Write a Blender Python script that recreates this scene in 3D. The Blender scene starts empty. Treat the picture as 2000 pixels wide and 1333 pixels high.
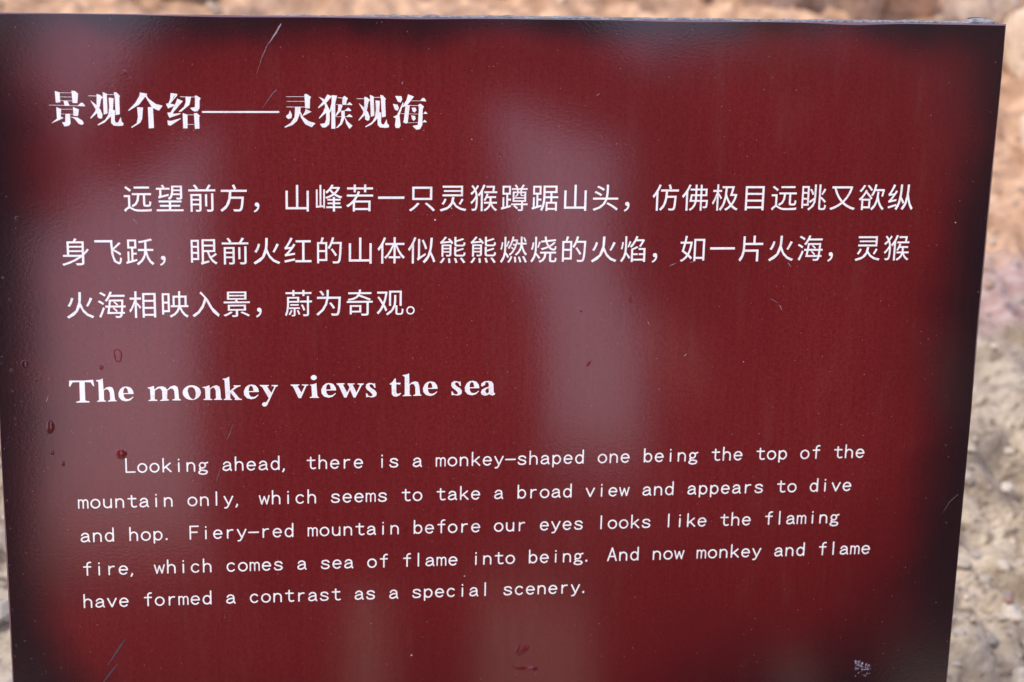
import bpy, bmesh, math, random
import numpy as np
from mathutils import Vector, Matrix

scene = bpy.context.scene
COL = scene.collection

# ---------------------------------------------------------------- camera, sky, sun
cam_data = bpy.data.cameras.new('camera')
cam_data.sensor_width = 36.0
cam_data.lens = 64.548
cam_data.clip_start = 0.02
cam_data.clip_end = 2000.0
cam = bpy.data.objects.new('camera', cam_data)
COL.objects.link(cam)
CAM_LOC = (-0.189345, -1.287189, 1.55)
CAM_ROT = ((0.991208, 0.011697, -0.131796), (-0.114123, 0.579627, -0.806851), (0.066955, 0.814798, 0.575866))
m = Matrix(CAM_ROT).to_4x4()
m.translation = Vector(CAM_LOC)
cam.matrix_world = m
cam_data.dof.use_dof = True
cam_data.dof.focus_distance = 1.46
cam_data.dof.aperture_fstop = 5.6
cam_data.dof.aperture_blades = 7
scene.camera = cam

SUN_DIR = Vector((-0.60, -0.12, 0.79)).normalized()
world = bpy.data.worlds.new('World')
scene.world = world
world.use_nodes = True
wn = world.node_tree
sky = wn.nodes.new('ShaderNodeTexSky')
sky.sky_type = 'NISHITA'
sky.sun_disc = False
sky.sun_elevation = math.asin(SUN_DIR.z)
sky.sun_rotation = math.atan2(SUN_DIR.x, SUN_DIR.y)
sky.altitude = 700.0
sky.air_density = 1.0
sky.dust_density = 1.8
sky.ozone_density = 1.0
bg = wn.nodes['Background']
veil = wn.nodes.new('ShaderNodeMix')          # thin even overcast over the clear sky
veil.data_type = 'RGBA'
veil.inputs[0].default_value = 0.6
veil.inputs[7].default_value = (5.3, 5.0, 6.4, 1.0)
wn.links.new(sky.outputs['Color'], veil.inputs[6])
wn.links.new(veil.outputs[2], bg.inputs['Color'])
bg.inputs['Strength'].default_value = 0.14

sun_data = bpy.data.lights.new('sun', 'SUN')
sun_data.energy = 2.0
sun_data.angle = math.radians(12)
sun_data.color = (1.0, 0.92, 0.80)
sun = bpy.data.objects.new('sun', sun_data)
COL.objects.link(sun)
sun.rotation_euler = SUN_DIR.to_track_quat('Z', 'Y').to_euler()

scene.render.engine = 'CYCLES'
scene.view_settings.view_transform = 'Standard'
scene.view_settings.look = 'None'
scene.view_settings.gamma = 1.0
scene.view_settings.exposure = 0.86
scene.cycles.max_bounces = 6

rnd = random.Random(7)
nrng = np.random.default_rng(11)

# ---------------------------------------------------------------- helpers
def mesh_obj(name, verts, faces, mat=None, parent=None, smooth=False, loc=None, rot=None):
    me = bpy.data.meshes.new(name)
    me.from_pydata([tuple(v) for v in verts], [], [tuple(f) for f in faces])
    me.update()
    if smooth:
        me.polygons.foreach_set('use_smooth', [True] * len(me.polygons))
    if mat: me.materials.append(mat)
    o = bpy.data.objects.new(name, me)
    COL.objects.link(o)
    if parent: o.parent = parent
    if loc is not None: o.location = loc
    if rot is not None: o.rotation_euler = rot
    return o

def tag(o, label=None, category=None, group=None, kind=None):
    if label: o['label'] = label
    if category: o['category'] = category
    if group: o['group'] = group
    if kind: o['kind'] = kind
    return o

def empty(name, loc):
    o = bpy.data.objects.new(name, None)
    o.empty_display_size = 0.1
    o.location = loc
    COL.objects.link(o)
    return o

class Nodes:
    def __init__(self, name):
        self.m = bpy.data.materials.new(name)
        self.m.use_nodes = True
        self.t = self.m.node_tree
        self.p = self.t.nodes['Principled BSDF']
    def n(self, kind, **kw):
        nd = self.t.nodes.new(kind)
        for k, v in kw.items(): setattr(nd, k, v)
        return nd
    def link(self, a, b): self.t.links.new(a, b)
    def put(self, sock, v):
        if hasattr(v, 'is_output') or isinstance(v, bpy.types.NodeSocket): self.link(v, sock)
        else: sock.default_value = v
    def math(self, op, a, b=0.0, c=None, clamp=False):
        nd = self.n('ShaderNodeMath', operation=op); nd.use_clamp = clamp
        self.put(nd.inputs[0], a); self.put(nd.inputs[1], b)
        if c is not None: self.put(nd.inputs[2], c)
        return nd.outputs[0]
    def ramp(self, v, lo, hi, a=0.0, b=1.0):
        nd = self.n('ShaderNodeMapRange', interpolation_type='SMOOTHSTEP')
        self.put(nd.inputs[0], v); self.put(nd.inputs[1], lo); self.put(nd.inputs[2], hi)
        nd.inputs[3].default_value = a; nd.inputs[4].default_value = b
        return nd.outputs[0]
    def mix(self, f, a, b):
        nd = self.n('ShaderNodeMix', data_type='RGBA')
        self.put(nd.inputs[0], f)
        for s, v in ((nd.inputs[6], a), (nd.inputs[7], b)):
            if isinstance(v, tuple): s.default_value = (*v, 1.0)
            else: self.link(v, s)
        return nd.outputs[2]
    def noise(self, vec, scale, detail=2.0, rough=0.5):
        nd = self.n('ShaderNodeTexNoise')
        self.link(vec, nd.inputs['Vector'])
        nd.inputs['Scale'].default_value = scale
        nd.inputs['Detail'].default_value = detail
        nd.inputs['Roughness'].default_value = rough
        return nd.outputs['Fac']
    def mapped(self, vec, scale, loc=(0, 0, 0)):
        nd = self.n('ShaderNodeMapping')
        self.link(vec, nd.inputs['Vector'])
        nd.inputs['Scale'].default_value = scale
        nd.inputs['Location'].default_value = loc
        return nd.outputs[0]
    def obj(self): return self.n('ShaderNodeTexCoord').outputs['Object']
    def bump(self, h, strength, dist, normal=None):
        nd = self.n('ShaderNodeBump')
        self.link(h, nd.inputs['Height'])
        nd.inputs['Strength'].default_value = strength
        nd.inputs['Distance'].default_value = dist
        if normal is not None: self.link(normal, nd.inputs['Normal'])
        return nd.outputs['Normal']

def simple(name, color, rough=0.6, spec=0.4, metal=0.0, nscale=None, amp=0.25, bump=0.0, bdist=0.002):
    N = Nodes(name)
    N.p.inputs['Roughness'].default_value = rough
    N.p.inputs['Specular IOR Level'].default_value = spec
    N.p.inputs['Metallic'].default_value = metal
    if nscale:
        v = N.obj()
        f = N.noise(v, nscale, 5, 0.6)
        lo = tuple(c * (1 - amp) for c in color); hi = tuple(min(1, c * (1 + amp)) for c in color)
        f2 = N.ramp(f, 0.3, 0.7)
        N.link(N.mix(f2, lo, hi), N.p.inputs['Base Color'])
        if bump: N.link(N.bump(f, bump, bdist), N.p.inputs['Normal'])
    else:
        N.p.inputs['Base Color'].default_value = (*color, 1)
    return N.m

# ---------------------------------------------------------------- materials of the sign
def gloss(N, vec, coarse=1.0):
    """clear glossy film: fine orange-peel relief in the lacquer"""
    a = N.noise(vec, 950.0, 2.0, 0.6)
    b = N.noise(N.mapped(vec, (1.0, 1.4, 1.0)), 330.0, 1.0, 0.5)
    n1 = N.bump(a, 0.40 * coarse, 0.00003)
    n2 = N.bump(b, 0.35 * coarse, 0.00005, n1)
    N.link(n2, N.p.inputs['Normal'])
    N.p.inputs['IOR'].default_value = 1.70
    N.p.inputs['Roughness'].default_value = 0.105

def print_material():
    N = Nodes('printed_red_film')
    v = N.obj()
    s = N.n('ShaderNodeSeparateXYZ'); N.link(v, s.inputs[0])
    x, y = s.outputs[0], s.outputs[1]
    big = N.noise(v, 7.0, 2.0, 0.5)
    big2 = N.noise(N.mapped(v, (1, 1, 1), (3.1, 1.7, 0)), 15.0, 2.0, 0.5)
    wob = N.math('SUBTRACT', big, 0.5)
    wob2 = N.math('SUBTRACT', big2, 0.5)
    def side(d, inner, width, amp):
        dd = N.math('MULTIPLY_ADD', wob, amp, d)
        dd = N.math('MULTIPLY_ADD', wob2, amp * 0.6, dd)
        return N.ramp(dd, inner, inner + width)
    dr = N.math('SUBTRACT', 0.400, x)
    dr = N.math('ADD', dr, N.math('MULTIPLY', N.ramp(y, -0.24, -0.05, 0.0, 1.0), 0.012))
    dl = N.math('ADD', x, 0.400)
    dt = N.math('MULTIPLY', y, -1.0)
    db = N.math('ADD', y, 0.625)
    mr = side(dr, 0.006, 0.066, 0.045)
    ml = side(dl, -0.004, 0.070, 0.03)
    mt = side(dt, -0.005, 0.036, 0.040)
    mb = side(db, -0.005, 0.05, 0.03)
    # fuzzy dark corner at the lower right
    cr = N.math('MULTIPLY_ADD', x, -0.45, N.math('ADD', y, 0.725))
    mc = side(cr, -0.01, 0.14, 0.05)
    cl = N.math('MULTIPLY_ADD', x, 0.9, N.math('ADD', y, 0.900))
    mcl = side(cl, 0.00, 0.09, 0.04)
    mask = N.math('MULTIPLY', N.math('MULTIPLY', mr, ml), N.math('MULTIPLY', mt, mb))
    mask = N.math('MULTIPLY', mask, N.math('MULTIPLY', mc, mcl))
    # woven canvas-like print grain
    w1 = N.noise(N.mapped(v, (1000, 220, 1)), 1.0, 1.0)
    w2 = N.noise(N.mapped(v, (260, 1100, 1)), 1.0, 1.0)
    w3 = N.noise(N.mapped(v, (300, 14, 1)), 1.0, 3.0, 0.7)
    grain = N.math('ADD', N.math('ADD', w1, w2), N.math('MULTIPLY', w3, 0.85))
    grain = N.ramp(grain, 1.05, 1.80)
    red = N.mix(grain, (0.122, 0.0095, 0.0105), (0.164, 0.0165, 0.0175))
    mot = N.noise(v, 300.0, 3.0, 0.7)
    red = N.mix(N.ramp(mot, 0.46, 0.72, 0.0, 0.45), red, (0.16, 0.026, 0.031))
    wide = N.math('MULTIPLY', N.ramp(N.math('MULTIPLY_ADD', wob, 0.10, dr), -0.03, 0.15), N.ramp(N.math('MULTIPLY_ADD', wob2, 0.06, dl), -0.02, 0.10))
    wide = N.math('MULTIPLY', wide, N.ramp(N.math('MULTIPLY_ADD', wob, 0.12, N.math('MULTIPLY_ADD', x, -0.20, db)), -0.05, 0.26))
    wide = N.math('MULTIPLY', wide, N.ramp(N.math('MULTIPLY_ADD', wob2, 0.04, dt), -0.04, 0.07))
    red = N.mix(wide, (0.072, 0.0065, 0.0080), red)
    fade = N.noise(N.mapped(v, (1.0, 0.6, 1.0), (5, 2, 0)), 5.0, 4.0, 0.55)
    red = N.mix(N.ramp(fade, 0.35, 0.70, 0.0, 0.30), red, (0.080, 0.008, 0.010))
    film = N.noise(N.mapped(v, (2.4, 0.5, 1.0), (1, 9, 0)), 18.0, 5.0, 0.65)
    red = N.mix(N.ramp(film, 0.50, 0.80, 0.0, 0.045), red, (0.30, 0.20, 0.18))
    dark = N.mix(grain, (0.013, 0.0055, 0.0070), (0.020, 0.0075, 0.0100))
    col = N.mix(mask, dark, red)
    # settled dust specks
    for sc, r0, lv, cc in ((300.0, 0.080, 0.66, (0.36, 0.26, 0.27)), (70.0, 0.030, 0.80, (0.75, 0.68, 0.64))):
        vo = N.n('ShaderNodeTexVoronoi', feature='F1')
        N.link(v, vo.inputs['Vector']); vo.inputs['Scale'].default_value = sc
        rn = N.n('ShaderNodeSeparateColor'); N.link(vo.outputs['Color'], rn.inputs[0])
        keep = N.math('GREATER_THAN', rn.outputs[0], 1 - (1 - lv) * 0.55)
        dot = N.math('LESS_THAN', vo.outputs['Distance'], N.math('MULTIPLY', rn.outputs[1], r0 * 1.7))
        f = N.math('MULTIPLY', N.math('MULTIPLY', keep, dot), 0.45 if sc > 200 else 0.7)
        col = N.mix(f, col, cc)
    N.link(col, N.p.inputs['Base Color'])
    gloss(N, v)
    return N.m

def letter_material():
    N = Nodes('white_print')
    v = N.n('ShaderNodeNewGeometry').outputs['Position']
    f = N.noise(v, 1500.0, 2.0, 0.7)
    g = N.noise(v, 90.0, 2.0, 0.6)
    f = N.math('MULTIPLY_ADD', N.math('SUBTRACT', g, 0.5), 0.5, f)
    c = N.mix(N.ramp(f, 0.52, 0.68), (0.86, 0.86, 0.86), (0.72, 0.58, 0.60))
    N.link(c, N.p.inputs['Base Color'])
    gloss(N, v, 0.8)
    return N.m

M_PRINT = print_material()
M_LETTER = letter_material()
def slab_material():
    N = Nodes('weathered_grey_board_edge')
    v = N.obj()
    f = N.noise(v, 260.0, 5.0, 0.75)
    g = N.noise(v, 60.0, 3.0, 0.6)
    c = N.mix(N.ramp(f, 0.35, 0.6), (0.07, 0.073, 0.085), (0.24, 0.25, 0.275))
    c = N.mix(N.ramp(g, 0.52, 0.66, 0, 0.7), c, (0.07, 0.07, 0.075))
    N.link(c, N.p.inputs['Base Color'])
    N.p.inputs['Roughness'].default_value = 0.7
    N.link(N.bump(f, 0.8, 0.0012), N.p.inputs['Normal'])
    return N.m
M_SLAB = slab_material()
def lip_material():
    N = Nodes('dark_film_edge')
    N.p.inputs['Base Color'].default_value = (0.10, 0.037, 0.052, 1)
    N.p.inputs['Roughness'].default_value = 0.12
    N.p.inputs['IOR'].default_value = 1.7
    return N.m
M_LIP = lip_material()
M_SCRATCH = simple('scuffed_film', (0.17, 0.11, 0.13), 0.5, nscale=900, amp=0.5)
M_SCRATCH_PALE = simple('deep_pale_scuff', (0.30, 0.23, 0.26), 0.5, nscale=900, amp=0.5)
M_SCRATCH_DARK = simple('slate_scuff', (0.055, 0.045, 0.065), 0.35, nscale=900, amp=0.5)
M_STEEL = simple('painted_steel', (0.06, 0.055, 0.055), 0.45, nscale=30, amp=0.3)

# ---------------------------------------------------------------- the sign
ZTOP = 0.936889
LEAN = math.radians(20.5)
BOARD_ROT = (math.radians(90) - LEAN, 0, 0)      # local x right, y up the board, z towards the reader
BM = Matrix.Rotation(BOARD_ROT[0], 3, 'X')
sign = empty('information_sign', (0, 0.0, 0))
tag(sign, 'dark red glossy information board with white Chinese and English lettering, standing on stony ground', 'sign')
def on_board(name, verts, faces, mat, smooth=False, label=None):
    o = mesh_obj(name, verts, faces, mat, sign, smooth, (0, 0, ZTOP), BOARD_ROT)
    if label: o['label'] = label
    return o

BOT = -0.612
def vnoise1(t, seed):
    """smooth 1-D value noise in 0..1"""
    i = math.floor(t); f = t - i; f = f * f * (3 - 2 * f)
    def h(k): return (math.sin(k * 127.1 + seed * 311.7) * 43758.5453) % 1.0
    return h(i) * (1 - f) + h(i + 1) * f

def build_face():
    # outline points round the sheet, with an uneven turned-over edge of film
    outer, inset, drop = [], [], []
    n = 160
    corners = [(-.4, 0), (.4, 0), (.4, BOT), (-.4, BOT)]
    verts, faces = [], []
    ring_in, ring_out = [], []
    def lip(side, s):
        if side == 0:   # top edge, s runs left to right
            w = 0.0003 + 0.0016 * max(0, vnoise1(s * 9, 3) - 0.35) * 1.6
            w += 0.0016 * math.exp(-((s - 0.84) / 0.035) ** 2) + 0.0010 * math.exp(-((s - 0.40) / 0.05) ** 2) 
            return w
        if side == 1:   # right edge, s runs downwards
            return 0.0006 + 0.0030 * max(0.0, vnoise1(s * 6 + 0.6, 5) - 0.10)
        if side == 3:   # left edge, s runs upwards
            return 0.0004 + 0.0018 * vnoise1(s * 7, 9)
        return 0.0008
    pts = []
    for side in range(4):
        a = corners[side]; b = corners[(side + 1) % 4]
        d = (b[0] - a[0], b[1] - a[1]); L = math.hypot(*d)
        nx, ny = d[1] / L, -d[0] / L       # inward normal for clockwise order
        k = n if side % 2 == 0 else 120
        for i in range(k):
            s = i / k
            w = lip(side, s)
            jag = (vnoise1(s * 90 + side * 13, 2) - 0.5) * 0.0005
            px, py = a[0] + d[0] * s, a[1] + d[1] * s
            if i == 0:
                wprev = lip((side - 1) % 4, 0.999)
                pd = corners[(side - 1) % 4]
                ppx, ppy = a[0] - pd[0], a[1] - pd[1]; PL = math.hypot(ppx, ppy)
                n2x, n2y = ppy / PL, -ppx / PL
                pin = (px + nx * w + n2x * wprev, py + ny * w + n2y * wprev)
                pout = (px, py)
            else:
                pin = (px + nx * w, py + ny * w); pout = (px - nx * jag * 0.6, py - ny * jag * 0.6)
            pts.append((pin, pout, w))
    N = len(pts)
    for pin, pout, w in pts: verts.append((*pin, 0.0))
    for pin, pout, w in pts: verts.append((pout[0], pout[1], -0.0006 - 0.75 * w))
    for pin, pout, w in pts: verts.append((pout[0], pout[1], -0.0030))
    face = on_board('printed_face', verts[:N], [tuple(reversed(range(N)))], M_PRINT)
    ev = verts
    ef = []
    for i in range(N):
        j = (i + 1) % N
        ef.append((i, j, N + j, N + i)); ef.append((N + i, N + j, 2 * N + j, 2 * N + i))
    on_board('film_edge', ev, ef, M_LIP, True)
build_face()

def ico_mesh(level):
    bm = bmesh.new()
    bmesh.ops.create_icosphere(bm, subdivisions=level, radius=1.0)
    v = np.array([x.co[:] for x in bm.verts]); f = np.array([[q.index for q in p.verts] for p in bm.faces])
    bm.free(); return v, f
ICO2_LOCAL = ico_mesh(2)
def build_slab():
    # rough grey backing board; its top edge rises slightly from left to right
    nx, nz = 260, 6
    verts, faces = [], []
    z0, z1 = -0.0031, -0.0175
    def top(i):
        s = i / nx
        lift = -0.0036 + 0.0044 * min(1.0, max(0.0, s - 0.08) * 2.9) ** 0.7 + 0.0005 * s
        return lift + 0.0006 * (vnoise1(s * 150, 4) - 0.5) + 0.0005 * (vnoise1(s * 30, 6) - 0.5)
    for i in range(nx + 1):
        x = -0.396 + 0.790 * i / nx
        lump = 0.0023 * math.exp(-((x - 0.381) / 0.0095) ** 4)
        for j in range(nz + 1):
            q = j / nz
            z = z0 + (z1 - z0) * q
            y = top(i) - 0.0006 * (q * 2 - 1) ** 2 + (lump if q > 0.3 else lump * 0.3) + 0.0007 * (nrng.random() - 0.5)
            if j == nz: y -= 0.0008
            verts.append((x, y, z))
    W = nz + 1
    for i in range(nx):
        for j in range(nz):
            a = i * W + j
            faces.append((a, a + W, a + W + 1, a + 1))
    # the sides, back and bottom
    base = len(verts)
    for x, z in ((-0.396, z0), (0.394, z0), (0.394, z1), (-0.396, z1)):
        verts.append((x, -0.0075, z))
    for x, z in ((-0.396, z0), (0.394, z0), (0.394, z1), (-0.396, z1)):
        verts.append((x, BOT + 0.002, z))
    b = base
    faces += [(b, b + 1, b + 5, b + 4), (b + 1, b + 2, b + 6, b + 5), (b + 2, b + 3, b + 7, b + 6), (b + 3, b, b + 4, b + 7), (b + 4, b + 5, b + 6, b + 7)]
    # skirt between ragged top and box
    back = [i * W + nz for i in range(nx + 1)]; front = [i * W for i in range(nx + 1)]
    faces.append(tuple([b + 3, b + 2] + back[::-1]))
    faces.append(tuple([b + 1, b] + front))
    faces.append(tuple([b, b + 3] + [j for j in range(nz, -1, -1)]))
    faces.append(tuple([b + 2, b + 1] + [nx * W + j for j in range(0, nz + 1)]))
    on_board('backing_board', verts, faces, M_SLAB)
    # small dark tuft of dried glue on the corner of the edge
    e = ICO2_LOCAL[0] * np.array([0.0085, 0.0011, 0.0035]) + np.array([0.3805, 0.0030, -0.0150])
    on_board('dried_glue', e.tolist(), ICO2_LOCAL[1].tolist(), simple('dried_glue', (0.035, 0.032, 0.035), 0.7, nscale=500, amp=0.6, bump=0.8), True)
build_slab()

def box_verts(x0, x1, y0, y1, z0, z1):
    v = [(x, y, z) for x in (x0, x1) for y in (y0, y1) for z in (z0, z1)]
    f = [(0, 1, 3, 2), (4, 6, 7, 5), (0, 4, 5, 1), (2, 3, 7, 6), (0, 2, 6, 4), (1, 5, 7, 3)]
    return v, f

def tube_between(name, a, b, r, mat, parent, seg=14):
    a = Vector(a); b = Vector(b); d = (b - a).normalized()
    u = d.orthogonal().normalized(); w = d.cross(u)
    vs = []; fs = []
    for p in (a, b):
        for i in range(seg):
            t = 2 * math.pi * i / seg
            vs.append(p + (u * math.cos(t) + w * math.sin(t)) * r)
    for i in range(seg):
        j = (i + 1) % seg
        fs.append((i, j, seg + j, seg + i))
    fs.append(tuple(reversed(range(seg)))); fs.append(tuple(range(seg, 2 * seg)))
    return mesh_obj(name, vs, fs, mat, parent)

for sx in (-0.3, 0.3):
    # steel posts run behind the board into the ground
    pt = Vector((sx, 0, ZTOP)) + BM @ Vector((0, -0.10, -0.045))
    pm = Vector((sx, 0, ZTOP)) + BM @ Vector((0, -0.58, -0.045))
    knee = Vector((sx, pm.y - 0.01, pm.z - 0.03))
    tube_between('post', (sx, knee.y, -0.15), (sx, knee.y, knee.z + 0.02), 0.024, M_STEEL, sign)
    tube_between('bracket', pm - Vector((0, 0, 0.02)), pt, 0.0215, M_STEEL, sign)
for yy in (-0.12, -0.50):
    v, f = box_verts(-0.36, 0.36, yy - 0.02, yy + 0.02, -0.0265, -0.0177)
    on_board('back_rail', v, f, M_STEEL)

# ---------------------------------------------------------------- lettering
TITLE_STROKES = {'景':([[(-3465,-579),(-3431,-591),(-3429,-664),(-3461,-667)],[(-3342,-576),(-3318,-579),(-3295,-598),(-3302,-669),(-3337,-668)],[(-3403,-653),(-3376,-654),(-3363,-683),(-3365,-690),(-3397,-690)],[(-3300,-691),(-3276,-667),(-3261,-669),(-3246,-689),(-3248,-694)],[(-3459,-701),(-3425,-716),(-3429,-777),(-3412,-778),(-3414,-786),(-3500,-824),(-3457,-788)],[(-3335,-700),(-3293,-719),(-3301,-767),(-3334,-766)],[(-3393,-752),(-3360,-752),(-3359,-826),(-3371,-841),(-3404,-847),(-3420,-817),(-3397,-814)],[(-3356,-775),(-3307,-779),(-3272,-801),(-3260,-823),(-3273,-835),(-3297,-828),(-3329,-786)]],[[-3431,-592,-3337,-592,3],[-3429,-623,-3335,-624,3],[-3430,-651,-3339,-654,3],[-3510,-686,-3395,-687,4],[-3395,-688,-3277,-691,4],[-3426,-717,-3334,-717,4],[-3426,-752,-3334,-754,3]]),'观':([[(-3157,-600),(-3137,-605),(-3110,-625),(-3126,-639),(-3137,-695),(-3160,-745),(-3207,-787),(-3210,-782),(-3172,-732),(-3159,-679)],[(-3204,-650),(-3167,-679),(-3132,-719),(-3119,-757),(-3123,-782),(-3137,-787),(-3155,-777),(-3158,-732),(-3174,-704)],[(-3111,-586),(-3082,-598),(-3081,-747),(-3109,-755)],[(-3029,-587),(-3009,-588),(-2984,-616),(-2990,-625),(-2990,-753),(-3020,-759),(-3023,-619)],[(-3068,-627),(-3033,-632),(-3040,-719),(-3057,-769),(-3105,-816),(-3154,-838),(-3157,-832),(-3101,-797),(-3075,-757),(-3066,-700)],[(-3055,-713),(-3025,-725),(-3029,-800),(-3022,-816),(-3004,-816),(-2983,-776),(-2979,-809),(-2964,-822),(-2968,-839),(-2992,-842),(-3038,-839),(-3056,-819)]],[[-3218,-614,-3156,-615,5],[-3082,-604,-3028,-604,5]]),'介':([[(-2835,-587),(-2785,-595),(-2782,-602),(-2804,-627),(-2842,-677),(-2920,-725),(-2926,-723),(-2872,-668),(-2840,-615)],[(-2791,-599),(-2773,-633),(-2719,-674),(-2668,-687),(-2696,-724),(-2745,-702),(-2780,-643),(-2794,-618)],[(-2858,-699),(-2815,-702),(-2824,-787),(-2840,-818),(-2902,-856),(-2907,-850),(-2865,-821),(-2854,-774)],[(-2778,-699),(-2741,-696),(-2737,-857),(-2775,-859)]],[]),'绍':([[(-2605,-590),(-2556,-596),(-2558,-609),(-2613,-673),(-2622,-667),(-2609,-636)],[(-2639,-669),(-2612,-670),(-2578,-678),(-2578,-685),(-2627,-706),(-2638,-683)],[(-2556,-632),(-2516,-651),(-2594,-742),(-2611,-742),(-2569,-667)],[(-2632,-739),(-2592,-737),(-2589,-748),(-2535,-743),(-2535,-749),(-2618,-778),(-2629,-755)],[(-2634,-800),(-2606,-802),(-2533,-782),(-2535,-787),(-2613,-838),(-2630,-833)],[(-2494,-615),(-2452,-619),(-2467,-679),(-2527,-729),(-2546,-734),(-2546,-729),(-2508,-694),(-2493,-660)],[(-2427,-610),(-2410,-608),(-2381,-628),(-2390,-644),(-2391,-703),(-2404,-725),(-2428,-730),(-2447,-719),(-2460,-702),(-2425,-697),(-2422,-628)],[(-2518,-742),(-2483,-754),(-2484,-858),(-2516,-858)],[(-2433,-743),(-2413,-741),(-2387,-763),(-2395,-772),(-2394,-860),(-2428,-862)]],[[-2534,-617,-2426,-619,5],[-2483,-755,-2432,-755,4],[-2483,-829,-2434,-828,2]]),'灵':([[(-1593,-594),(-1577,-590),(-1543,-614),(-1551,-627),(-1553,-702),(-1587,-699)],[(-1705,-717),(-1689,-750),(-1694,-776),(-1716,-784),(-1734,-769),(-1730,-757),(-1713,-744)],[(-1664,-692),(-1622,-690),(-1627,-737),(-1651,-798),(-1685,-829),(-1742,-850),(-1747,-845),(-1698,-814),(-1669,-769)],[(-1584,-706),(-1540,-727),(-1603,-759),(-1605,-753),(-1587,-721)],[(-1627,-722),(-1603,-769),(-1563,-800),(-1511,-816),(-1538,-846),(-1588,-823),(-1622,-769)]],[[-1732,-612,-1587,-611,4],[-1728,-648,-1590,-647,4],[-1730,-691,-1587,-691,5]]),'猴':([[(-1417,-593),(-1384,-608),(-1421,-651),(-1484,-699),(-1488,-692),(-1443,-639)],[(-1482,-612),(-1439,-632),(-1402,-711),(-1399,-787),(-1405,-825),(-1431,-847),(-1456,-848),(-1475,-822),(-1437,-816),(-1427,-787),(-1427,-736),(-1440,-661)],[(-1427,-711),(-1430,-736),(-1479,-779),(-1482,-775),(-1446,-724),(-1440,-699)],[(-1384,-599),(-1344,-602),(-1358,-660),(-1357,-857),(-1387,-857),(-1386,-711),(-1400,-736),(-1402,-727),(-1385,-660)],[(-1288,-603),(-1260,-622),(-1270,-638),(-1274,-671),(-1303,-669),(-1301,-619)],[(-1268,-671),(-1248,-652),(-1227,-669),(-1229,-674)],[(-1333,-669),(-1301,-677),(-1317,-723),(-1352,-761),(-1356,-755),(-1336,-717)],[(-1285,-717),(-1257,-694),(-1235,-713),(-1237,-720)],[(-1273,-764),(-1248,-744),(-1225,-762),(-1227,-767)],[(-1311,-720),(-1285,-718),(-1285,-774),(-1308,-825),(-1339,-850),(-1352,-850),(-1320,-815),(-1309,-771)],[(-1285,-767),(-1260,-805),(-1225,-834),(-1248,-858),(-1273,-818)]],[[-1337,-617,-1304,-620,5],[-1353,-670,-1254,-671,3],[-1317,-720,-1273,-717,4],[-1352,-765,-1254,-764,4]]),'观2':([[(-1133,-609),(-1114,-614),(-1088,-634),(-1102,-648),(-1111,-703),(-1131,-752),(-1175,-794),(-1178,-790),(-1143,-740),(-1133,-688)],[(-1176,-659),(-1140,-688),(-1105,-728),(-1091,-765),(-1095,-789),(-1108,-794),(-1125,-785),(-1130,-740),(-1146,-712)],[(-1090,-595),(-1062,-608),(-1056,-755),(-1082,-763)],[(-1011,-596),(-992,-598),(-967,-625),(-973,-635),(-968,-761),(-997,-767),(-1005,-629)],[(-1047,-637),(-1014,-641),(-1018,-727),(-1032,-777),(-1076,-823),(-1122,-845),(-1125,-839),(-1073,-805),(-1050,-764),(-1043,-709)],[(-1032,-721),(-1003,-733),(-1004,-807),(-997,-823),(-980,-823),(-961,-784),(-956,-816),(-942,-829),(-944,-846),(-968,-849),(-1012,-846),(-1029,-826)]],[[-1191,-624,-1132,-625,5],[-1062,-614,-1010,-613,5]]),'海':([[(-894,-602),(-848,-603),(-841,-629),(-854,-653),(-876,-642)],[(-912,-663),(-877,-670),(-866,-696),(-877,-716),(-896,-708)],[(-835,-651),(-831,-657),(-861,-753),(-852,-833),(-863,-850),(-889,-849),(-895,-830),(-889,-775),(-910,-764),(-880,-750)],[(-795,-589),(-751,-606),(-782,-648),(-801,-670),(-836,-689),(-838,-683),(-808,-635)],[(-700,-638),(-684,-617),(-668,-618),(-655,-639),(-657,-642)],[(-814,-670),(-782,-673),(-797,-810),(-811,-815),(-832,-804),(-826,-788)],[(-715,-669),(-699,-661),(-672,-682),(-681,-701),(-683,-826),(-701,-858),(-729,-863),(-758,-834),(-717,-826),(-710,-708)],[(-766,-692),(-737,-692),(-729,-711),(-743,-728),(-759,-721)],[(-769,-752),(-740,-756),(-735,-778),(-749,-794),(-762,-784)],[(-676,-739),(-661,-720),(-643,-738)],[(-682,-806),(-666,-786),(-647,-803)]],[[-770,-638,-700,-639,4],[-798,-673,-712,-676,5],[-848,-738,-813,-740,3],[-785,-740,-715,-741,3],[-797,-810,-714,-806,2]]),'dash':([],[[-2367,-733,-1792,-730,19]])}
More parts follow.
